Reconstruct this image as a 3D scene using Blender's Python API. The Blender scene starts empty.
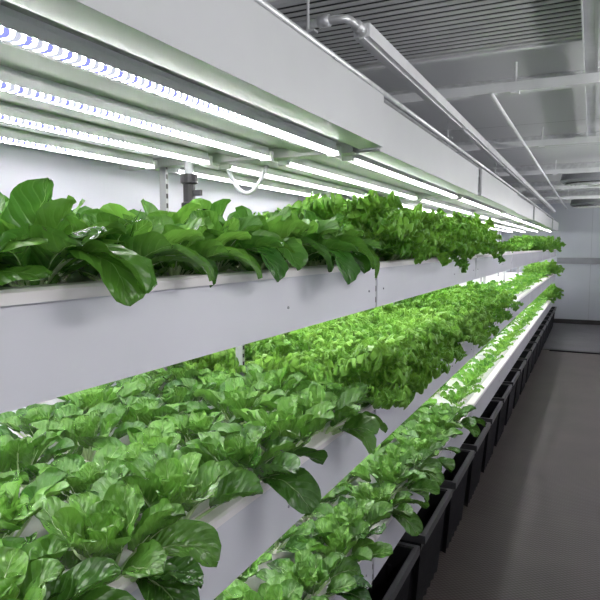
import bpy, math, random
from mathutils import Vector, noise
R = random.Random(5)
scene = bpy.context.scene
COL = scene.collection
scene.view_settings.view_transform = 'Standard'
CAMH = 1.54
YEND = 13.0
XW = -1.68
XR = 0.75
YB = -1.7
CEIL = 2.40

# ---------------------------------------------------------------- materials
def newmat(name):
    m = bpy.data.materials.new(name); m.use_nodes = True
    nt = m.node_tree
    b = nt.nodes.get('Principled BSDF')
    return m, nt, b
def N(nt, t, **kw):
    n = nt.nodes.new(t)
    for k, v in kw.items(): setattr(n, k, v)
    return n
def math_n(nt, op, a, b=None, c=None, clamp=False):
    n = nt.nodes.new('ShaderNodeMath'); n.operation = op; n.use_clamp = clamp
    for i, x in enumerate((a, b, c)):
        if x is None: continue
        if isinstance(x, (int, float)): n.inputs[i].default_value = x
        else: nt.links.new(x, n.inputs[i])
    return n.outputs[0]
def ramp(nt, fac, stops):
    r = nt.nodes.new('ShaderNodeValToRGB')
    el = r.color_ramp.elements
    el[0].position, el[0].color = stops[0][0], (*stops[0][1], 1)
    el[1].position, el[1].color = stops[-1][0], (*stops[-1][1], 1)
    for p, c in stops[1:-1]:
        e = el.new(p); e.color = (*c, 1)
    nt.links.new(fac, r.inputs[0]); return r.outputs[0]
def plain(name, col, rough=0.5, metal=0.0, var=0.06, scale=6.0, bump=0.0, bscale=60.0, coords='Object'):
    m, nt, b = newmat(name)
    tc = N(nt, 'ShaderNodeTexCoord')
    nz = N(nt, 'ShaderNodeTexNoise'); nz.inputs['Scale'].default_value = scale; nz.inputs['Detail'].default_value = 4
    nt.links.new(tc.outputs[coords], nz.inputs['Vector'])
    lo = tuple(max(0, c*(1-var)) for c in col); hi = tuple(min(1, c*(1+var)) for c in col)
    nt.links.new(ramp(nt, nz.outputs['Fac'], [(0.35, lo), (0.65, hi)]), b.inputs['Base Color'])
    b.inputs['Roughness'].default_value = rough; b.inputs['Metallic'].default_value = metal
    if bump:
        n2 = N(nt, 'ShaderNodeTexNoise'); n2.inputs['Scale'].default_value = bscale
        nt.links.new(tc.outputs[coords], n2.inputs['Vector'])
        bp = N(nt, 'ShaderNodeBump'); bp.inputs['Strength'].default_value = bump; bp.inputs['Distance'].default_value = 0.005
        nt.links.new(n2.outputs['Fac'], bp.inputs['Height']); nt.links.new(bp.outputs[0], b.inputs['Normal'])
    return m

M_PVC = plain('white_pvc', (0.74, 0.74, 0.79), 0.22, 0, 0.03, 3.0)
M_PANEL = plain('painted_panel', (0.60, 0.61, 0.62), 0.28, 0, 0.03, 3.0)
M_RIM = plain('pinkish_white_rim', (0.87, 0.83, 0.83), 0.3, 0, 0.04, 8.0)
M_BOARD = plain('white_board', (0.56, 0.57, 0.55), 0.5, 0, 0.06, 12.0)
M_FOAM = plain('foam', (0.80, 0.80, 0.70), 0.8, 0, 0.12, 60.0, 0.4, 120)
M_SHEET = plain('canopy_sheet', (0.50, 0.51, 0.505), 0.4, 0, 0.05, 2.0)
M_GALV = plain('galvanised', (0.70, 0.71, 0.72), 0.35, 0.5, 0.10, 25.0)
M_WHITEMETAL = plain('white_metal', (0.88, 0.89, 0.90), 0.25, 0.0, 0.04, 10.0)
M_BLACK = plain('black_plastic', (0.016, 0.016, 0.018), 0.38, 0, 0.2, 20.0, 0.15, 80)
M_BRIM = plain('black_plastic_rim', (0.070, 0.070, 0.073), 0.32, 0, 0.1, 20.0)
M_DARK = plain('dark_void_shade', (0.05, 0.052, 0.054), 0.7, 0, 0.1)
M_SLAT = plain('grey_slat', (0.66, 0.67, 0.67), 0.4, 0.1, 0.08)
M_TRIM = plain('grey_trim', (0.28, 0.29, 0.31), 0.4, 0.2, 0.08)
M_RUBBER = plain('dark_rubber', (0.05, 0.048, 0.047), 0.8, 0, 0.1)

def wallmat(name, col, axis, seamv=0.45, rough=0.4):
    m, nt, b = newmat(name)
    tc = N(nt, 'ShaderNodeTexCoord'); sp = N(nt, 'ShaderNodeSeparateXYZ')
    nt.links.new(tc.outputs['Object'], sp.inputs[0])
    f = math_n(nt, 'FRACT', math_n(nt, 'MULTIPLY', sp.outputs[axis], 1/1.15))
    seam = math_n(nt, 'LESS_THAN', f, 0.007)
    nz = N(nt, 'ShaderNodeTexNoise'); nz.inputs['Scale'].default_value = 1.5
    nt.links.new(tc.outputs['Object'], nz.inputs['Vector'])
    base = ramp(nt, nz.outputs['Fac'], [(0.3, tuple(c*0.95 for c in col)), (0.7, col)])
    mx = N(nt, 'ShaderNodeMix', data_type='RGBA')
    nt.links.new(seam, mx.inputs[0]); nt.links.new(base, mx.inputs[6]); mx.inputs[7].default_value = (*[c*seamv for c in col], 1)
    nt.links.new(mx.outputs[2], b.inputs['Base Color']); b.inputs['Roughness'].default_value = rough
    return m
M_WALL = wallmat('wall_panels', (0.68, 0.69, 0.78), 1, 0.6)
M_WALLEND = wallmat('wall_end_panels', (0.54, 0.57, 0.62), 0, 0.75)
M_CEIL = wallmat('ceiling_panels', (0.60, 0.61, 0.62), 1, 0.35, 0.42)

def floormat(name, col, rib=0.022):
    m, nt, b = newmat(name)
    tc = N(nt, 'ShaderNodeTexCoord'); sp = N(nt, 'ShaderNodeSeparateXYZ')
    nt.links.new(tc.outputs['Object'], sp.inputs[0])
    f = math_n(nt, 'SINE', math_n(nt, 'MULTIPLY', sp.outputs[1], 2*math.pi/rib))
    g = math_n(nt, 'SINE', math_n(nt, 'MULTIPLY', sp.outputs[0], 2*math.pi/(rib*1.3)))
    h = math_n(nt, 'MULTIPLY', f, g)
    nz = N(nt, 'ShaderNodeTexNoise'); nz.inputs['Scale'].default_value = 3; nz.inputs['Detail'].default_value = 6
    nt.links.new(tc.outputs['Object'], nz.inputs['Vector'])
    fac = math_n(nt, 'ADD', math_n(nt, 'MULTIPLY', h, 0.25), nz.outputs['Fac'])
    nt.links.new(ramp(nt, fac, [(0.1, tuple(c*0.72 for c in col)), (0.9, tuple(c*1.28 for c in col))]), b.inputs['Base Color'])
    b.inputs['Roughness'].default_value = 0.42
    bp = N(nt, 'ShaderNodeBump'); bp.inputs['Strength'].default_value = 0.35; bp.inputs['Distance'].default_value = 0.002
    nt.links.new(h, bp.inputs['Height']); nt.links.new(bp.outputs[0], b.inputs['Normal'])
    return m
M_FLOOR = floormat('ribbed_floor', (0.078, 0.064, 0.058))
M_FLOOR2 = floormat('far_floor', (0.15, 0.145, 0.15))  # paler bluish grey has the end wall's reflection put into the colour

def postmat():
    m, nt, b = newmat('slotted_post')
    tc = N(nt, 'ShaderNodeTexCoord'); sp = N(nt, 'ShaderNodeSeparateXYZ')
    nt.links.new(tc.outputs['Object'], sp.inputs[0])
    f = math_n(nt, 'FRACT', math_n(nt, 'MULTIPLY', sp.outputs[2], 1/0.035))
    a = math_n(nt, 'LESS_THAN', f, 0.5)
    c = math_n(nt, 'LESS_THAN', math_n(nt, 'ABSOLUTE', sp.outputs[1]), 0.0055)
    fac = math_n(nt, 'MULTIPLY', a, c)
    mx = N(nt, 'ShaderNodeMix', data_type='RGBA'); nt.links.new(fac, mx.inputs[0])
    mx.inputs[6].default_value = (0.42, 0.43, 0.44, 1); mx.inputs[7].default_value = (0.02, 0.02, 0.02, 1)
    nt.links.new(mx.outputs[2], b.inputs['Base Color']); b.inputs['Roughness'].default_value = 0.4; b.inputs['Metallic'].default_value = 0.3
    return m
M_POST = postmat()

def ledmat(strength):
    m, nt, b = newmat('led_emitter')
    tc = N(nt, 'ShaderNodeTexCoord'); sp = N(nt, 'ShaderNodeSeparateXYZ')
    nt.links.new(tc.outputs['Object'], sp.inputs[0])
    y = sp.outputs[1]
    f = math_n(nt, 'FRACT', math_n(nt, 'MULTIPLY', y, 1/0.018))
    g = math_n(nt, 'FRACT', math_n(nt, 'MULTIPLY', y, 1/0.036))
    gap = math_n(nt, 'LESS_THAN', f, 0.60)
    blue = math_n(nt, 'LESS_THAN', g, 0.30)
    mx = N(nt, 'ShaderNodeMix', data_type='RGBA'); nt.links.new(gap, mx.inputs[0])
    mx.inputs[6].default_value = (1.0, 0.97, 0.98, 1); mx.inputs[7].default_value = (0.0130, 0.0135, 0.0165, 1)
    mx2 = N(nt, 'ShaderNodeMix', data_type='RGBA'); nt.links.new(blue, mx2.inputs[0])
    nt.links.new(mx.outputs[2], mx2.inputs[6]); mx2.inputs[7].default_value = (0.0072, 0.0078, 0.019, 1)
    em = N(nt, 'ShaderNodeEmission'); em.inputs[1].default_value = strength
    nt.links.new(mx2.outputs[2], em.inputs[0])
    nt.links.new(em.outputs[0], nt.nodes['Material Output'].inputs[0])
    nt.nodes.remove(b)
    return m
M_LED = ledmat(52.0)

def leafmat(name, dark, light, vein, rough=0.38, transl=0.28, veinw=0.035, bumps=0.5, noise_scale=35, svein=0.26, spec=0.4, quiltf=0.9):
    m, nt, b = newmat(name)
    uv = N(nt, 'ShaderNodeUVMap'); uv.uv_map = 'UVMap'
    sp = N(nt, 'ShaderNodeSeparateXYZ'); nt.links.new(uv.outputs[0], sp.inputs[0])
    au = math_n(nt, 'ABSOLUTE', math_n(nt, 'SUBTRACT', sp.outputs[0], 0.5))
    wv = math_n(nt, 'MULTIPLY', math_n(nt, 'SUBTRACT', 1.1, sp.outputs[1]), veinw)
    mid = math_n(nt, 'SUBTRACT', 1.0, math_n(nt, 'DIVIDE', au, wv), clamp=True)
    q = math_n(nt, 'SUBTRACT', math_n(nt, 'MULTIPLY', sp.outputs[1], 6.5), math_n(nt, 'MULTIPLY', au, 5.0))
    fr = math_n(nt, 'ABSOLUTE', math_n(nt, 'SUBTRACT', math_n(nt, 'FRACT', math_n(nt, 'ADD', q, 4.0)), 0.5))
    side = math_n(nt, 'SUBTRACT', 1.0, math_n(nt, 'MULTIPLY', fr, 8.0), clamp=True)
    side = math_n(nt, 'MULTIPLY', side, math_n(nt, 'SUBTRACT', 0.75, au, clamp=True))
    vf = math_n(nt, 'MAXIMUM', mid, math_n(nt, 'MULTIPLY', side, svein))
    quilt = math_n(nt, 'MULTIPLY', fr, quiltf)
    tc = N(nt, 'ShaderNodeTexCoord')
    nz = N(nt, 'ShaderNodeTexNoise'); nz.inputs['Scale'].default_value = noise_scale; nz.inputs['Detail'].default_value = 2
    nt.links.new(tc.outputs['Object'], nz.inputs['Vector'])
    at = N(nt, 'ShaderNodeVertexColor'); at.layer_name = 'tint'
    sc = N(nt, 'ShaderNodeSeparateColor'); nt.links.new(at.outputs[0], sc.inputs[0])
    oi = N(nt, 'ShaderNodeObjectInfo')
    fac = math_n(nt, 'ADD', math_n(nt, 'MULTIPLY', nz.outputs['Fac'], 0.25),
          math_n(nt, 'ADD', math_n(nt, 'MULTIPLY', sc.outputs[0], 0.60), math_n(nt, 'MULTIPLY', oi.outputs['Random'], 0.22)))
    base = ramp(nt, fac, [(0.15, dark), (0.90, light)])
    mx = N(nt, 'ShaderNodeMix', data_type='RGBA'); nt.links.new(vf, mx.inputs[0])
    nt.links.new(base, mx.inputs[6]); mx.inputs[7].default_value = (*vein, 1)
    nt.links.new(mx.outputs[2], b.inputs['Base Color'])
    b.inputs['Roughness'].default_value = rough
    b.inputs['Specular IOR Level'].default_value = spec
    h = math_n(nt, 'ADD', math_n(nt, 'SUBTRACT', math_n(nt, 'MULTIPLY', nz.outputs['Fac'], 1.6), vf), quilt)
    bp = N(nt, 'ShaderNodeBump'); bp.inputs['Strength'].default_value = bumps; bp.inputs['Distance'].default_value = 0.005
    nt.links.new(h, bp.inputs['Height']); nt.links.new(bp.outputs[0], b.inputs['Normal'])
    tr = N(nt, 'ShaderNodeBsdfTranslucent')
    hs = N(nt, 'ShaderNodeHueSaturation'); hs.inputs['Value'].default_value = 1.6; hs.inputs['Hue'].default_value = 0.49
    nt.links.new(mx.outputs[2], hs.inputs['Color']); nt.links.new(hs.outputs[0], tr.inputs[0])
    ms = N(nt, 'ShaderNodeMixShader'); ms.inputs[0].default_value = transl
    nt.links.new(b.outputs[0], ms.inputs[1]); nt.links.new(tr.outputs[0], ms.inputs[2])
    nt.links.new(ms.outputs[0], nt.nodes['Material Output'].inputs[0])
    return m
M_SPIN = leafmat('spinach_leaf', (0.026, 0.115, 0.014), (0.140, 0.34, 0.045), (0.24, 0.45, 0.12), 0.24, 0.27, bumps=0.65, veinw=0.028, spec=0.5)
M_TAT = leafmat('tatsoi_leaf', (0.018, 0.088, 0.010), (0.150, 0.35, 0.050), (0.36, 0.54, 0.21), 0.25, 0.10, bumps=0.75, noise_scale=50, spec=0.5, svein=0.18, quiltf=0.6)
M_LETT = leafmat('lettuce_leaf', (0.055, 0.22, 0.018), (0.28, 0.53, 0.078), (0.38, 0.58, 0.18), 0.38, 0.24)
M_MIZ = leafmat('mizuna_leaf', (0.045, 0.20, 0.018), (0.23, 0.48, 0.060), (0.36, 0.58, 0.18), 0.36, 0.34)
M_STEM = plain('pale_stem', (0.46, 0.60, 0.30), 0.4, 0, 0.1, 30)

# ---------------------------------------------------------------- mesh builder
class MB:
    def __init__(s): s.v = []; s.f = []; s.uv = []; s.c = []
    def vert(s, p, uv=(0, 0), c=0.5):
        s.v.append(tuple(p)); s.uv.append(uv); s.c.append(c); return len(s.v)-1
    def face(s, *i): s.f.append(tuple(i))
    def box(s, x0, x1, y0, y1, z0, z1):
        i = [s.vert((x, y, z)) for z in (z0, z1) for x, y in ((x0, y0), (x1, y0), (x1, y1), (x0, y1))]
        for f in ((3, 2, 1, 0), (4, 5, 6, 7), (0, 1, 5, 4), (1, 2, 6, 5), (2, 3, 7, 6), (3, 0, 4, 7)):
            s.face(*[i[k] for k in f])
    def prism(s, prof, y0, y1):
        n = len(prof)
        a = [s.vert((x, y0, z)) for x, z in prof]; b = [s.vert((x, y1, z)) for x, z in prof]
        for k in range(n):
            s.face(a[k], a[(k+1) % n], b[(k+1) % n], b[k])
        s.face(*a[::-1]); s.face(*b)
    def tube(s, pts, rad, n=10, cap=True, flat=1.0):
        pts = [Vector(p) for p in pts]
        if not isinstance(rad, (list, tuple)): rad = [rad]*len(pts)
        rings = []
        ref = None
        for k, p in enumerate(pts):
            t = (pts[min(k+1, len(pts)-1)] - pts[max(k-1, 0)]).normalized()
            if ref is None:
                ref = Vector((0, 0, 1)) if abs(t.z) < 0.9 else Vector((1, 0, 0))
            a = t.cross(ref)
            if a.length < 1e-4: a = t.orthogonal()
            a.normalize(); b = a.cross(t).normalized(); ref = b
            rings.append([s.vert(p + a*math.cos(2*math.pi*j/n)*rad[k] + b*math.sin(2*math.pi*j/n)*rad[k]*flat) for j in range(n)])
        for k in range(len(rings)-1):
            for j in range(n):
                s.face(rings[k][j], rings[k][(j+1) % n], rings[k+1][(j+1) % n], rings[k+1][j])
        if cap:
            s.face(*rings[0][::-1]); s.face(*rings[-1])
    def cyl(s, c, r0, r1, z0, z1, n=16):
        s.tube([(c[0], c[1], z0), (c[0], c[1], z1)], [r0, r1], n)
    def mesh(s, name, mat, smooth=False, off=(0, 0, 0)):
        me = bpy.data.meshes.new(name)
        me.from_pydata([(v[0]-off[0], v[1]-off[1], v[2]-off[2]) for v in s.v], [], s.f)
        uvl = me.uv_layers.new(name='UVMap')
        li = [0]*len(me.loops); me.loops.foreach_get('vertex_index', li)
        flat = []
        for i in li: flat += s.uv[i]
        uvl.data.foreach_set('uv', flat)
        ca = me.color_attributes.new('tint', 'FLOAT_COLOR', 'POINT')
        cc = []
        for c in s.c: cc += [c, c, c, 1]
        ca.data.foreach_set('color', cc)
        me.materials.append(mat)
        if smooth: me.polygons.foreach_set('use_smooth', [True]*len(me.polygons))
        me.update()
        return me

def obj(name, me, parent=None, loc=(0, 0, 0), **props):
    o = bpy.data.objects.new(name, me); COL.objects.link(o); o.location = loc
    if parent: o.parent = parent
    for k, v in props.items(): o[k] = v
    return o
def bevel(o, w, seg=2):
    m = o.modifiers.new('bevel', 'BEVEL'); m.width = w; m.segments = seg; m.limit_method = 'ANGLE'; return o

# ---------------------------------------------------------------- room shell
def shell(name, b, mat, label, cat):
    mb = MB(); mb.box(*b); o = obj(name, mb.mesh(name, mat)); o['kind'] = 'structure'; o['label'] = label; o['category'] = cat; return o
shell('floor', (XW-0.1, XR+0.1, YB-0.1, YEND+0.1, -0.1, 0.0), M_FLOOR, 'dark brown-grey ribbed walkway floor', 'floor')
shell('ceiling', (XW-0.1, XR+0.1, YB-0.1, YEND+0.1, CEIL, CEIL+0.1), M_CEIL, 'grey insulated panel ceiling of the container', 'ceiling')
shell('wall_back', (XW-0.1, XW, YB-0.1, YEND+0.1, 0, CEIL), M_WALL, 'white insulated panel wall behind the grow racks', 'wall')
shell('wall_side', (XR, XR+0.1, YB-0.1, YEND+0.1, 0, CEIL), M_WALL, 'white insulated panel wall along the walkway', 'wall')
shell('wall_end', (XW, XR, YEND, YEND+0.1, 0, CEIL), M_WALLEND, 'pale blue-white end wall of the container', 'wall')
shell('wall_rear', (XW, XR, YB-0.1, YB, 0, CEIL), M_WALLEND, 'pale end wall of the container', 'wall')
shell('baseboard_end', (XW, XR, YEND-0.02, YEND, 0, 0.10), M_RUBBER, 'dark rubber baseboard under the end wall', 'baseboard')
shell('trim_1', (XW, XR, 9.6, YEND-0.02, 0.0, 0.012), M_FLOOR2, 'lighter grey floor plate with the end wall reflection in its colour', 'floor plate')
shell('trim_2', (-0.50, XR, 9.50, 9.60, 0.0, 0.02), M_BLACK, 'black transverse floor joint strip', 'floor strip')
shell('trim_3', (-0.6, XR, YEND-0.05, YEND, 1.20, 1.32), M_TRIM, 'grey horizontal guard rail strip on the end wall', 'wall trim')

# ---------------------------------------------------------------- racks
SEC = 1.8; Y0 = -0.01; NS = 7
TIERS = [(1.350, 1.491), (0.893, 1.047), (0.450, 0.603)]
XF, XB = -0.60, -1.62
def tray_mb(zb, zt, y0, y1):
    mb = MB()
    t = 0.010
    mb.box(XF-t, XF, y0, y1, zb, zt-0.016)
    mb.box(XB, XB+t, y0, y1, zb, zt-0.016)
    mb.box(XB+t, XF-t, y0, y1, zb, zb+t)
    mb.box(XB+t, XF-t, y0, y0+t, zb+t, zt-0.02)
    mb.box(XB+t, XF-t, y1-t, y1, zb+t, zt-0.02)
    return mb
def rim_mb(zt, y0, y1):
    mb = MB()
    mb.prism([(XF+0.007, zt-0.018), (XF+0.007, zt-0.004), (XF+0.002, zt), (XF-0.035, zt), (XF-0.040, zt-0.004), (XF-0.040, zt-0.018)], y0, y1)
    return mb
OFF = (-1.1, SEC/2, 0)
ME = {}
G = 0.010
y0, y1 = G, SEC-G
for i, (zb, zt) in enumerate(TIERS):
    ME['tray', i] = tray_mb(zb, zt, y0, y1).mesh('grow_tray', M_PVC, off=(-1.1, SEC/2, zb))
    ME['rim', i] = rim_mb(zt, y0, y1).mesh('tray_rim', M_RIM, off=(-1.1, SEC/2, zb))
    mb = MB(); mb.box(XB+0.012, XF-0.012, y0+0.011, y1-0.011, zt-0.036, zt-0.0185)
    ME['board', i] = mb.mesh('planting_board', M_BOARD, off=(-1.1, SEC/2, zb))
    mb = MB(); mb.box(-0.035, 0, -G+0.001, G-0.001, zb, zt-0.018); ME['splice', i] = mb.mesh('joint_strip', M_POST)
mb = MB(); mb.box(-0.045, 0, -G+0.001, G-0.001, 1.835, 1.98); ME['splice', 3] = mb.mesh('joint_strip', M_POST)
mb = MB(); mb.box(-0.014, 0.014, -0.007, 0.007, 0, 1.858)
ME['post'] = mb.mesh('post', M_POST)
mb = MB()
mb.prism([(XF+0.008, 1.832), (XF+0.008, 1.985), (XF-0.05, 1.985), (XF-0.05, 1.975), (XF-0.004, 1.975), (XF-0.004, 1.842), (XF-0.07, 1.842), (XF-0.07, 1.832)], G, SEC-G)
ME['panel'] = mb.mesh('canopy_panel', M_PANEL, off=OFF)
mb = MB()
mb.box(XB+0.01, XF-0.05, 0.001, SEC-0.001, 1.858, 1.866)
for k in range(5):
    x = -0.60-0.22-k*0.235
    if x > XB+0.03: mb.box(x-0.03, x+0.03, y0, y1, 1.838, 1.858)
ME['sheet'] = mb.mesh('canopy_sheet', M_SHEET, off=OFF)
mb = MB(); mb.box(XB+0.02, XF-0.072, -0.03, 0.03, 0, 0.004); mb.box(XB+0.02, XF-0.072, -0.03, -0.026, 0.004, 0.03); mb.box(XB+0.02, XF-0.072, 0.026, 0.03, 0.004, 0.03)
ME['beam'] = mb.mesh('crossbeam', M_SHEET, off=(-1.1, 0, 0))
mb = MB(); mb.tube([(0, 0, 0), (0.0025, 0, 0)], [0.0035, 0.003], 10); ME['screw'] = mb.mesh('screw', M_TRIM)

def add_posts(root, yl):
    for x in (-1.10, -1.42):
        o = obj('post', ME['post'], root, (x+1.1, yl-SEC/2, 0))
        if x > -1.2: o.scale = (1, 1, 1.49/1.858)
    for k in range(4):
        obj('joint_strip', ME['splice', k], root, (XF-0.002+1.1+(0.004 if k == 3 else 0), yl-SEC/2, 0), label='slotted metal joint strip')
for s in range(NS):
    yo = Y0+s*SEC
    root = obj('grow_rack', None, None, (-1.1, yo+SEC/2, 0),
               label='three-tier white rack bay with deep troughs and lighting canopy', category='rack', group='hydroponic rack bays')
    add_posts(root, SEC)
    if s == 0: add_posts(root, 0)
    for i, (zb, zt) in enumerate(TIERS):
        tr = obj('grow_tray', ME['tray', i], root, (0, 0, zb), label='deep white plastic growing trough')
        obj('rim', ME['rim', i], tr)
        obj('planting_board', ME['board', i], tr, label='white planting board')
        if s < 3:
            for yy in (-0.83, 0.29, 0.83):
                obj('screw', ME['screw'], tr, (XF+1.1, yy, 0.055))
    dx = 0.012 if s % 2 == 0 else -0.004
    obj('canopy_panel', ME['panel'], root, (dx, 0, 0.008 if s == 0 else 0))
    obj('canopy_sheet', ME['sheet'], root)
    obj('crossbeam', ME['beam'], root, (0, SEC/2, 1.828))

LX = [-0.72, -0.955, -1.19, -1.425]
L = SEC-0.12
def housing(stem):
    mb = MB(); mb.prism([(-0.015, 0.0), (-0.012, 0.018), (0.012, 0.018), (0.015, 0.0)], -L/2, L/2)
    if stem: mb.box(-0.006, 0.006, -L/2, L/2, 0.018, 0.0305)
    return mb.mesh('housing', M_WHITEMETAL)
ME['lh'] = housing(True); ME['lh2'] = housing(False)
mb = MB(); mb.prism([(-0.0135, -0.0005), (0.0135, -0.0005), (0.012, -0.0065), (0.008, -0.009), (-0.008, -0.009), (-0.012, -0.0065)], -L/2+0.012, L/2-0.012); ME['ld'] = mb.mesh('diffuser', M_LED)
mb = MB(); mb.box(-0.019, 0.019, -0.009, 0.009, -0.012, 0.0175); ME['lc'] = mb.mesh('end_cap', M_WHITEMETAL)
def led(x, yc, z, low=False):
    e = obj('led_grow_light', None, None, (x, yc, z), label='long white LED grow bar with glowing diodes', category='grow light', group='LED grow bars')
    obj('housing', ME['lh2' if low else 'lh'], e); obj('diffuser', ME['ld'], e, label='glowing diode strip')
    obj('end_cap', ME['lc'], e, (0, -L/2, 0)); obj('end_cap', ME['lc'], e, (0, L/2, 0))
for s in range(NS):
    yc = Y0+(s+0.5)*SEC
    for x in LX:
        led(x, yc, 1.8275)
        led(x, yc, TIERS[0][0]-0.018, True)
        led(x, yc, TIERS[1][0]-0.018, True)

# ---------------------------------------------------------------- leaves / plants
def prof(kind, t):
    t = min(max(t, 0.0), 1.0)
    if kind == 'ovate': v = (t**0.50)*((1-t)**0.45)/0.51
    elif kind == 'spoon': v = (t**0.48)*((1-t)**0.42)/0.53
    elif kind == 'fan': v = (t**0.75)*((1-t)**0.14)/0.72
    elif kind == 'blade': v = (t**0.60)*((1-t)**0.28)/0.60
    else: v = (t**0.5)*((1-t)**0.6)/0.48
    return max(v, 0.04)
def leaf(mb, st, az, L, W, e0, bend, t0, nt, ns, cup, pucker, ruffle, rng, kind, srad, base_r=0.008, z0=0.0, tint=0.5, freq=20, lobes=0.0, pf=1.0, bexp=1.4, twa=0.6):
    d = Vector((math.cos(az), math.sin(az), 0)); up = Vector((0, 0, 1)); sd0 = Vector((-math.sin(az), math.cos(az), 0))
    p = d*base_r + up*z0
    tw = rng.uniform(-twa, twa); side_bend = rng.uniform(-0.35, 0.35)
    pts = []
    for k in range(61):
        t = k/60
        a = e0 - bend*t**bexp
        dd = (d + sd0*side_bend*t).normalized()
        tan = dd*math.cos(a)+up*math.sin(a)
        nrm = -dd*math.sin(a)+up*math.cos(a)
        sd = tan.cross(nrm).normalized()*-1
        ang = tw*t
        s2 = sd*math.cos(ang)+nrm*math.sin(ang); n2 = nrm*math.cos(ang)-sd*math.sin(ang)
        pts.append((p.copy(), tan, s2, n2)); p = p+tan*(L/60)
    def at(t):
        f = min(max(t*60, 0), 60); i = int(f); j = min(i+1, 60); w = f-i
        A, B = pts[i], pts[j]
        return [A[q].lerp(B[q], w) for q in range(4)]
    sp = []; sr = []
    for k in range(9):
        t = k/8*min(0.8, t0+0.35); q = at(t)
        sp.append(q[0]-q[3]*(srad*0.6)); sr.append(srad*(1-t)*(0.95 if t < t0 else 0.55*(1-(t-t0))))
    st.tube(sp, [max(r, 0.0006) for r in sr], 6, True, 0.7)
    seed = rng.uniform(0, 100); ph = rng.uniform(0, 6.28)
    rows = []
    for i in range(nt+1):
        tt = i/nt
        if kind == 'fan': tt = 1-(1-tt)**1.25
        t = t0+(1-t0)*tt
        P, tan, sd, nr = at(t)
        w = W*prof(kind, tt)
        row = []
        for j in range(ns+1):
            s = -1+2*j/ns
            if kind == 'fan': s = math.copysign(abs(s)**0.75, s)
            ww = w
            if lobes: ww = w*(1+lobes*abs(s)**2*math.sin(freq*tt*1.3+ph+(0.8 if s > 0 else 0)))
            if ruffle: ww *= 1+0.10*abs(s)*math.sin(freq*1.7*tt+ph*2)
            pn = noise.noise(Vector((s*2.0*pf+seed, tt*4.0*pf, seed)))
            pn2 = noise.noise(Vector((s*4.5*pf+seed, tt*8*pf, seed+9)))
            off = cup*w*s*s + pucker*(pn*1.4+pn2*0.8)
            if ruffle:
                off += ruffle*abs(s)**1.6*(math.sin(freq*tt+ph+(1.6 if s > 0 else 0))+0.7*math.sin(freq*1.9*tt+ph*3+s*2))*min(1, tt*3)
                tip = max(0, tt-0.6)/0.4
                off += ruffle*tip*(1.0*math.sin(10*s+ph)+0.7*math.sin(17*s+ph*2))
            lon = 0.0
            if ruffle:
                lon = ruffle*0.8*abs(s)*math.cos(freq*tt*1.5+ph)
                if kind == 'fan': lon += 0.35*W*(-s*s)*max(0, tt-0.5) + ruffle*0.6*max(0, tt-0.7)*math.sin(19*s+ph)
            if abs(s) < 0.02: off -= 0.002
            pt = P+sd*(s*ww*(1-0.2*abs(cup)*s*s))+nr*off+tan*lon
            tv = tint
            if ruffle > 0.005: tv = min(1.0, tint*0.75+0.35*max(abs(s)**2, max(0, tt-0.6)/0.4)-0.05)
            row.append(mb.vert(pt, ((s+1)/2, tt), tv))
        rows.append(row)
    for i in range(nt):
        for j in range(ns):
            mb.face(rows[i][j], rows[i][j+1], rows[i+1][j+1], rows[i+1][j])

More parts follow.
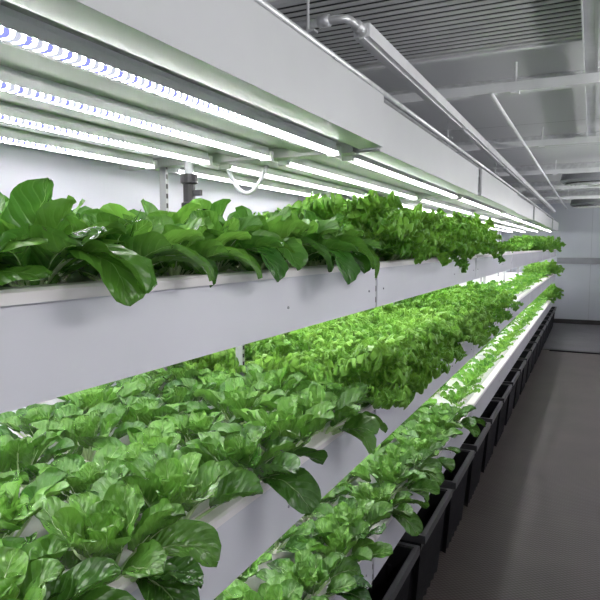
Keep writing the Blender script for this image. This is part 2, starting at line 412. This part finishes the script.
def plant(kind, seed, front=False, scale=1.0):
    rng = random.Random(seed)
    mb, st = MB(), MB()
    ga = 2.39996
    rd = math.radians
    if kind == 'spinach':
        n = 18
        for k in range(n):
            u = k/(n-1)
            leaf(mb, st, k*ga+rng.uniform(-.4, .4), scale*(0.172-0.020*u)*rng.uniform(.82, 1.10), scale*(0.042-0.009*u)*rng.uniform(.82, 1.10),
                 rd(38+46*u+rng.uniform(-10, 10)), rd(74-35*u+rng.uniform(-28, 32)), 0.24, 16, 8, rng.choice((0.45, 0.6, 0.5, -0.15)), 0.0048, 0.0008, rng, 'ovate', 0.0032, 0.012*(1-u)+0.003, 0.0, rng.random(), 9, pf=1.15, bexp=1.6, twa=0.6)
        if front:
            for k in range(2):
                leaf(mb, st, rng.uniform(-0.8, 0.8), scale*0.215*rng.uniform(.9, 1.12), scale*0.040, rd(52), rd(145+rng.uniform(-20, 15)), 0.34, 16, 8, 0.3, 0.0048, 0.0008, rng, 'ovate', 0.0034, 0.012, 0, rng.random()*.7, 9, pf=1.15)
    elif kind == 'tatsoi':
        n = 21
        for k in range(n):
            u = k/(n-1)
            leaf(mb, st, k*ga+rng.uniform(-.2, .2), scale*(0.155-0.073*u)*rng.uniform(.9, 1.12), scale*(0.0365-0.0160*u)*rng.uniform(.88, 1.12),
                 rd(34+52*u+rng.uniform(-7, 7)), rd(36-14*u+rng.uniform(-18, 24)), 0.38, 16, 10, rng.choice((0.65, 0.55, 0.4, 0.3)), 0.0048, 0.0, rng, 'spoon', 0.0052, 0.012*(1-u)+0.003, 0.0, min(1, rng.random()*0.45+0.7*u), 9, pf=1.2, bexp=2.0, twa=0.35)  # outer leaves tinted darker, standing in for weak self-shading
        if front:
            for k in range(3):
                leaf(mb, st, rng.uniform(-1.0, 1.0), scale*0.175*rng.uniform(.9, 1.1), scale*0.037, rd(40), rd(105+rng.uniform(-25, 20)), 0.38, 16, 10, 0.3, 0.0048, 0.0, rng, 'spoon', 0.0050, 0.012, 0, rng.random()*.6, 9, pf=1.2)
    elif kind == 'lettuce':
        n = 30
        for k in range(n):
            u = k/(n-1)
            leaf(mb, st, k*ga+rng.uniform(-.25, .25), scale*(0.180-0.050*u)*rng.uniform(.82, 1.14), scale*(0.038-0.009*u)*rng.uniform(.9, 1.15),
                 rd(38+48*u+rng.uniform(-10, 10)), rd(85-62*u+rng.uniform(-25, 25)), 0.18, 66, 18, 0.2, 0.004, 0.0100, rng, 'fan', 0.0034, 0.010*(1-u)+0.002, 0.0, rng.random()*0.5+0.4*u, 56)  # shade between heads put into the tint: inner leaves lighter
    elif kind == 'mizuna':
        n = 30
        for k in range(n):
            u = k/(n-1)
            leaf(mb, st, k*ga+rng.uniform(-.3, .3), scale*(0.225-0.06*u)*rng.uniform(.8, 1.18), scale*(0.028-0.005*u)*rng.uniform(.85, 1.15),
                 rd(42+42*u+rng.uniform(-12, 12)), rd(96-70*u+rng.uniform(-25, 25)), 0.22, 66, 12, 0.2, 0.004, 0.0095, rng, 'fan', 0.0028, 0.012*(1-u)+0.002, 0.0, rng.random()*0.6+0.3*u, 58, 0.42)
    elif kind == 'seedling':
        n = 10
        for k in range(n):
            u = k/(n-1)
            leaf(mb, st, k*ga+rng.uniform(-.3, .3), scale*(0.118-0.04*u)*rng.uniform(.85, 1.15), scale*(0.029-0.010*u),
                 rd(48+32*u+rng.uniform(-9, 9)), rd(52-20*u+rng.uniform(-20, 20)), 0.3, 12, 6, 0.3, 0.003, 0.005, rng, 'blade', 0.0022, 0.004, 0.0, rng.random()*0.6+0.2*u, 18)
    mat = {'spinach': M_SPIN, 'tatsoi': M_TAT, 'lettuce': M_LETT, 'mizuna': M_MIZ, 'seedling': M_MIZ}[kind]
    return mb.mesh(kind+'_leaves', mat, True), st.mesh(kind+'_stems', M_STEM, True)
VAR = {}
for kd, n in (('spinach', 6), ('tatsoi', 6), ('lettuce', 3), ('mizuna', 4), ('seedling', 3)):
    VAR[kd] = [plant(kd, 100+i*17+len(kd)) for i in range(n)]
VARF = {'spinach': [plant('spinach', 501+i, True) for i in range(4)], 'tatsoi': [plant('tatsoi', 601+i, True) for i in range(4)]}
mb = MB(); mb.tube([(0, 0, -0.002), (0, 0, 0.002), (0, 0, 0.006)], [0.021, 0.021, 0.019], 14)
ME['cup'] = mb.mesh('foam_collar', M_FOAM, True)

INFO = {
 'spinach': ('spinach_plant', 'dark green spinach with broad puckered leaves', 'spinach'),
 'tatsoi': ('tatsoi_plant', 'green tatsoi rosette with crinkled spoon-shaped leaves', 'leafy green'),
 'lettuce': ('frilly_lettuce', 'bright yellow-green frilly lettuce head', 'lettuce'),
 'mizuna': ('mizuna_plant', 'feathery green plant with toothed leaves', 'leafy green'),
 'seedling': ('lettuce_seedling', 'small young light green lettuce', 'seedling')}
TN = ['top trough', 'middle trough', 'bottom trough']
def put(kind, x, y, z, tier, front=False, sc=1.0, parts=True):
    nm, lab, cat = INFO[kind]
    if front and kind in VARF:
        lv, stm = R.choice(VARF[kind]); rz = R.uniform(-0.45, 0.45)
    else:
        lv, stm = R.choice(VAR[kind]); rz = R.uniform(0, 6.28)
    props = dict(label=lab+' in the '+TN[tier], category=cat, group=nm.replace('_', ' ')+' rows')
    e = obj(nm, None, None, (x, y, z), **props)
    tl = 0.12 if kind == 'tatsoi' else 0.09
    e.rotation_euler = (R.uniform(-tl, tl), R.uniform(-tl, tl), rz)
    k = sc*R.uniform(0.88, 1.10); e.scale = (k, k, k*R.uniform(.92, 1.14))
    obj('leaves', lv, e)
    if parts:
        obj('stem', stm, e); obj('foam_collar', ME['cup'], e)

ROWS = [-0.695, -0.86, -1.06, -1.25, -1.43]
def kind_for(tier, y):
    if tier == 0:
        return 'spinach' if y < 1.70 else 'mizuna' if y < 4.0 else 'seedling' if y < 8 else 'mizuna'
    if tier == 1:
        return 'tatsoi' if y < 1.72 else 'lettuce' if y < 3.75 else 'mizuna' if y < 5.2 else 'seedling' if y < 10.9 else 'mizuna'
    return 'tatsoi' if y < 3.3 else 'seedling' if y < 11.2 else 'mizuna'
for tier, (zb, zt) in enumerate(TIERS):
    for r, x in enumerate(ROWS):
        y = 0.25+0.55*(abs(x)-0.67)+(0.10 if r % 2 else 0)
        if tier == 2: y += 0.55
        ymax = 12.4 if r < 2 else 8.0 if r < 3 else 4.2
        while y < ymax:
            kd = kind_for(tier, y)
            sp = {'spinach': 0.155, 'tatsoi': 0.195, 'lettuce': 0.185, 'mizuna': 0.170, 'seedling': 0.24}[kd]
            if y > 4.5: sp = 0.25
            if y > 4.5 and kd == 'seedling': sp = 0.28
            skip = (tier == 1 and ((r == 3 and y < 1.0) or (r == 4 and y < 1.3)))
            if tier == 1 and kd == 'tatsoi' and r in (1, 2, 3) and R.random() < 0.12: skip = True
            yy = y
            ph = (yy-Y0) % SEC
            if ph < 0.05: yy += 0.05-ph
            elif ph > SEC-0.05: yy -= ph-(SEC-0.05)
            xx = x+R.uniform(-.015, .015)
            if kd in ('lettuce', 'tatsoi') and r == 0: xx += 0.035
            sc = 1.0
            if kd == 'tatsoi' and r == 0: sc = 1.08
            if kd == 'lettuce' and r == 0: sc = 1.12
            if tier == 0 and kd == 'mizuna' and y < 4.5: sc = 1.12
            if y > 4.5: sc *= 1.06
            if r == 4: sc *= 0.80
            if tier == 0 and r >= 2 and 1.3 < y < 2.2: sc *= 0.75
            if y > 11.9 and r == 0: sc *= 1.2
            if skip:
                o = obj('foam_collar', ME['cup'], None, (xx, yy, zt-0.0185+0.002), label='empty white foam collar in the planting board', category='plant collar', group='empty foam collars')
            else:
                put(kd, xx, yy, zt-0.0185+0.002, tier, r == 0 and R.random() < 0.65, sc, y < 5.0)
            y += sp*R.uniform(.93, 1.07)

# ---------------------------------------------------------------- black bins
def bin_meshes():
    body = MB()
    w, l, h, t = 0.36, 0.48, 0.39, 0.006
    n = 12
    def loop(z, inset, ribs):
        pts = []
        tp = 0.035*(1-z/h)
        hx, hy = w/2-tp-inset, l/2-tp-inset
        for k in range(n*4):
            s = k//n; q = (k % n)/n
            rb = 0.018 if (ribs and (k % 2)) else 0.0
            if s == 0: p = (hx-rb, -hy+2*hy*q)
            elif s == 1: p = (hx-2*hx*q, hy-rb)
            elif s == 2: p = (-hx+rb, hy-2*hy*q)
            else: p = (-hx+2*hx*q, -hy+rb)
            pts.append((p[0], p[1], z))
        return [body.vert(p) for p in pts]
    loops = [loop(0, 0, True), loop(h*0.5, 0, True), loop(h*0.80, 0, True), loop(h*0.82, 0, False), loop(h, 0, False), loop(h, t, False), loop(0.01, t+0.020, False)]
    for a, b in zip(loops, loops[1:]):
        m = len(a)
        for k in range(m): body.face(a[k], a[(k+1) % m], b[(k+1) % m], b[k])
    body.face(*loops[0][::-1]); body.face(*loops[-1])
    rim = MB()
    W, Lh = w/2, l/2
    for (a, b, c, d) in ((W, W+0.018, -Lh-0.018, Lh+0.018), (-W-0.018, -W, -Lh-0.018, Lh+0.018)):
        rim.box(a, b, c, d, h-0.028, h+0.006)
    for (c, d) in ((Lh, Lh+0.018), (-Lh-0.018, -Lh)):
        rim.box(-W, W, c, d, h-0.028, h+0.006)
    return body.mesh('bin_body', M_BLACK), rim.mesh('bin_rim', M_BRIM)
bb, br = bin_meshes()
y = 1.33
while y < 12.3:
    e = obj('storage_bin', None, None, (-0.745, y, 0.0), label='black ribbed plastic bin on the floor under the rack', category='bin', group='black bins under the rack')
    obj('bin_body', bb, e); obj('rim', br, e)
    y += 0.60

# ---------------------------------------------------------------- ceiling fittings
def thing(name, mb, mat, label, cat, smooth=False, bev=0, group=None):
    o = obj(name, mb.mesh(name, mat, smooth), None, label=label, category=cat)
    if group: o['group'] = group
    if bev: bevel(o, bev)
    return o
RAILS = (1.55, 3.35, 5.15, 6.95, 8.75, 10.55, 12.35)
def pipe(pts, r, mat, name, lab, cat, grp=None):
    mb = MB(); mb.tube(pts, r, 12); return thing(name, mb, mat, lab, cat, True, group=grp)
e = obj('cable_trunking', None, None, (-0.66, 1.80, 2.20), label='bright white square-section tube above the rack with elbow fitting', category='trunking')
m1 = MB(); m1.box(-0.026, 0.026, 0.0, 10.6, -0.020, 0.020); m1.box(-0.008, 0.008, 0.0, 10.6, -0.025, -0.020); obj('square_tube', m1.mesh('square_tube', M_WHITEMETAL), e)
m1 = MB(); c = [(-0.42, -0.12, 0), (-0.035, -0.12, 0)]
for k in range(7):
    a = k/6*math.pi/2; c.append((-0.035+0.035*math.sin(a), -0.085-0.035*math.cos(a), 0))
c.append((0, 0.0, 0)); m1.tube(c, 0.012, 12); obj('elbow_pipe', m1.mesh('elbow_pipe', M_GALV, True), e)
m1 = MB(); m1.tube([(-0.09, -0.12, 0), (-0.055, -0.12, 0)], 0.018, 12); obj('pipe_socket', m1.mesh('pipe_socket', M_GALV, True), e)
m1 = MB(); m1.tube([(0, -0.045, 0), (0, 0.0, 0)], 0.019, 12); obj('pipe_socket', m1.mesh('pipe_socket', M_GALV, True), e)

mb = MB(); mb.box(-0.06, 0.0, 0.4, 5.17, 2.336, 2.346); mb.box(-0.06, -0.055, 0.4, 5.17, 2.31, 2.336); mb.box(-0.005, 0.0, 0.4, 5.17, 2.31, 2.336)
thing('steel_channel', mb, M_WHITEMETAL, 'long pale steel channel hung below the ceiling above the walkway', 'channel')
for k, yy in enumerate(RAILS):
    mb = MB(); mb.box(XW+0.02, XR-0.02, yy-0.02, yy+0.02, 2.346, 2.39)
    mb.box(XW+0.02, XR-0.02, yy-0.032, yy+0.032, 2.39, 2.40)
    thing('ceiling_rail', mb, M_GALV, 'galvanised cross rail bolted beneath the ceiling', 'rail', group='ceiling cross rails')
for k, yy in enumerate((3.05, 4.75, 6.6, 8.4, 10.2)):
    mb = MB(); mb.box(-1.5, 0.45, yy-0.028, yy+0.028, 2.262, 2.267); mb.box(-1.5, 0.45, yy-0.028, yy-0.024, 2.267, 2.305); mb.box(-1.5, 0.45, yy+0.024, yy+0.028, 2.267, 2.305)
    for x in (-1.2, -0.35, 0.30):
        mb.tube([(x, yy, 2.262), (x, yy, 2.40)], 0.006, 8); mb.box(x-0.02, x+0.02, yy-0.02, yy+0.02, 2.255, 2.262)
    thing('strut_channel', mb, M_WHITEMETAL, 'pale slotted strut hung on short rods across the ceiling', 'strut', group='hung cross struts')
pipe([(-0.66, 0.3, 2.06), (-0.66, 12.4, 2.06)], 0.011, M_GALV, 'conduit_pipe', 'thin galvanised conduit running above the rack canopy', 'pipe', 'conduit pipes')
pipe([(-0.80, 0.3, 2.15), (-0.80, 12.4, 2.15)], 0.020, M_GALV, 'conduit_pipe', 'thicker galvanised pipe running above the rack canopy', 'pipe', 'conduit pipes')
pipe([(-0.45, 3.0, 2.252), (-0.45, 12.6, 2.252)], 0.0105, M_WHITEMETAL, 'conduit_pipe', 'thin white conduit clipped beneath the cross struts', 'pipe', 'conduit pipes')
for k, yy in enumerate(RAILS):
    mb = MB()
    mb.tube([(-0.725, yy, 2.04), (-0.725, yy, 2.35)], 0.004, 6)
    mb.box(-0.84, -0.70, yy-0.012, yy+0.012, 2.124, 2.130); mb.box(-0.74, -0.64, yy-0.01, yy+0.01, 2.043, 2.049)
    if k: mb.box(-0.74, -0.63, yy-0.015, yy+0.015, 2.169, 2.175)
    thing('pipe_hanger', mb, M_GALV, 'small threaded-rod hanger carrying the galvanised pipes', 'pipe hanger', group='pipe hangers')
def grille(x0, x1, ya, yb, z):
    e = obj('air_grille', None, None, ((x0+x1)/2, (ya+yb)/2, z), label='louvred air grille with slim metal slats in the ceiling', category='air vent')
    o = ((x0+x1)/2, (ya+yb)/2, z)
    f = MB(); t = 0.03
    f.box(x0, x1, ya, ya+t, z-0.04, z); f.box(x0, x1, yb-t, yb, z-0.04, z); f.box(x0, x0+t, ya+t, yb-t, z-0.04, z); f.box(x1-t, x1, ya+t, yb-t, z-0.04, z)
    obj('frame', f.mesh('grille_frame', M_WHITEMETAL, off=o), e)
    b = MB(); b.box(x0+t, x1-t, ya+t, yb-t, z-0.006, z); obj('gap_shade_plate', b.mesh('grille_gap_shade', M_DARK, off=o), e)  # dark sheet painted in for the shaded gaps behind the slats
    s = MB(); yy = ya+t+0.012
    while yy < yb-t-0.03:
        s.box(x0+t, x1-t, yy, yy+0.026, z-0.036, z-0.033)
        yy += 0.046
    obj('louver', s.mesh('grille_louver', M_SLAT, off=o), e)
grille(-1.3, 0.35, 1.85, 2.75, CEIL)
def fan(x, y, z, s=1.0):
    e = obj('ceiling_fan_unit', None, None, (x, y, z), label='grey round ventilation fan with guard grille under the ceiling', category='fan')
    h = MB(); h.box(-.29*s, .29*s, -.29*s, .29*s, -.045, 0)
    bevel(obj('housing', h.mesh('fan_housing', M_SLAT), e), 0.008)
    g = MB(); g.tube([(0, 0, -0.045), (0, 0, -0.06), (0, 0, -0.14), (0, 0, -0.17)], [0.22*s, 0.29*s, 0.31*s, 0.28*s], 32); obj('shroud', g.mesh('fan_shroud', M_TRIM, False), e)
    g = MB(); g.tube([(0, 0, -0.171), (0, 0, -0.176)], [0.25*s, 0.25*s], 32); obj('intake', g.mesh('fan_intake', M_BLACK, False), e)
    r = MB()
    for rad in (0.06, 0.10, 0.14, 0.18, 0.22, 0.25):
        r.tube([(rad*s*math.cos(a*math.pi/16), rad*s*math.sin(a*math.pi/16), -0.187) for a in range(33)], 0.006, 6, False)
    for a in range(6):
        r.tube([(0.03*math.cos(a*math.pi/3), 0.03*math.sin(a*math.pi/3), -0.182), (0.25*s*math.cos(a*math.pi/3), 0.25*s*math.sin(a*math.pi/3), -0.182)], 0.005, 6)
    r.cyl((0, 0), 0.035, 0.03, -0.195, -0.175, 16)
    obj('guard_grille', r.mesh('fan_guard', M_GALV), e)
fan(-0.03, 7.35, CEIL)
fan(-0.05, 11.5, CEIL)
for yy in (-0.7, 1.2, 3.2, 5.2, 7.2, 9.2, 11.6):  # unseen lamps added to brighten the ceiling, canopy panels and trough faces
    e = obj('fill_lamp', None, None, (XR, yy, 2.05), label='unseen linear fill lamp added high on the side wall', category='fill lamp', group='added walkway fill lamps')
    h = MB(); h.box(-.03, 0, -.6, .6, -.04, .04); obj('housing', h.mesh('fill_lamp_housing', M_WHITEMETAL), e)
    ld = bpy.data.lights.new('fill_light', 'AREA'); ld.shape = 'RECTANGLE'; ld.size = 0.07; ld.size_y = 1.18; ld.energy = 9.2; ld.color = (1.0, 0.985, 0.98)
    lo = bpy.data.objects.new('fill_light', ld); COL.objects.link(lo); lo.parent = e; lo.location = (-0.036, 0, 0); lo.rotation_euler = (0, math.radians(98), 0)

e = obj('water_valve', None, None, (-1.27, 1.74, 1.60), label='black irrigation valve on a short white feed pipe', category='valve')
m1 = MB(); m1.tube([(0, 0, 0.19), (0, 0, 0.258)], 0.015, 12); obj('supply_pipe', m1.mesh('supply_pipe', M_PVC, True), e)
m1 = MB(); m1.tube([(0, 0, -0.13), (0, 0, 0.06)], 0.014, 12); obj('outlet_pipe', m1.mesh('outlet_pipe', M_PVC, True), e)
m1 = MB(); m1.tube([(0, 0, 0.06), (0, 0, 0.09), (0, 0, 0.095), (0, 0, 0.155), (0, 0, 0.16), (0, 0, 0.19)], [0.028, 0.028, 0.021, 0.021, 0.030, 0.030], 14); m1.box(0.01, 0.05, -0.006, 0.006, 0.115, 0.135); obj('valve_body', m1.mesh('valve_body', M_BLACK, False), e)
pts = [(-1.30+0.17*q/12, 2.03+0.02*q/12, 1.856-0.11*math.sin(math.pi*q/12)**0.8) for q in range(13)]
pipe(pts, 0.008, M_PVC, 'water_hose', 'short looped white water hose under the canopy', 'hose')

# ---------------------------------------------------------------- world, camera
w = bpy.data.worlds.new('world'); scene.world = w; w.use_nodes = True
w.node_tree.nodes['Background'].inputs[0].default_value = (0.5, 0.52, 0.55, 1); w.node_tree.nodes['Background'].inputs[1].default_value = 0.3
cd = bpy.data.cameras.new('camera'); cam = bpy.data.objects.new('camera', cd); COL.objects.link(cam)
cam.location = (0, 0, CAMH); cd.lens = 36; cd.sensor_width = 36; cd.clip_start = 0.02
cam.rotation_euler = (math.radians(90-5.1), 0, math.radians(25.8))
scene.camera = cam
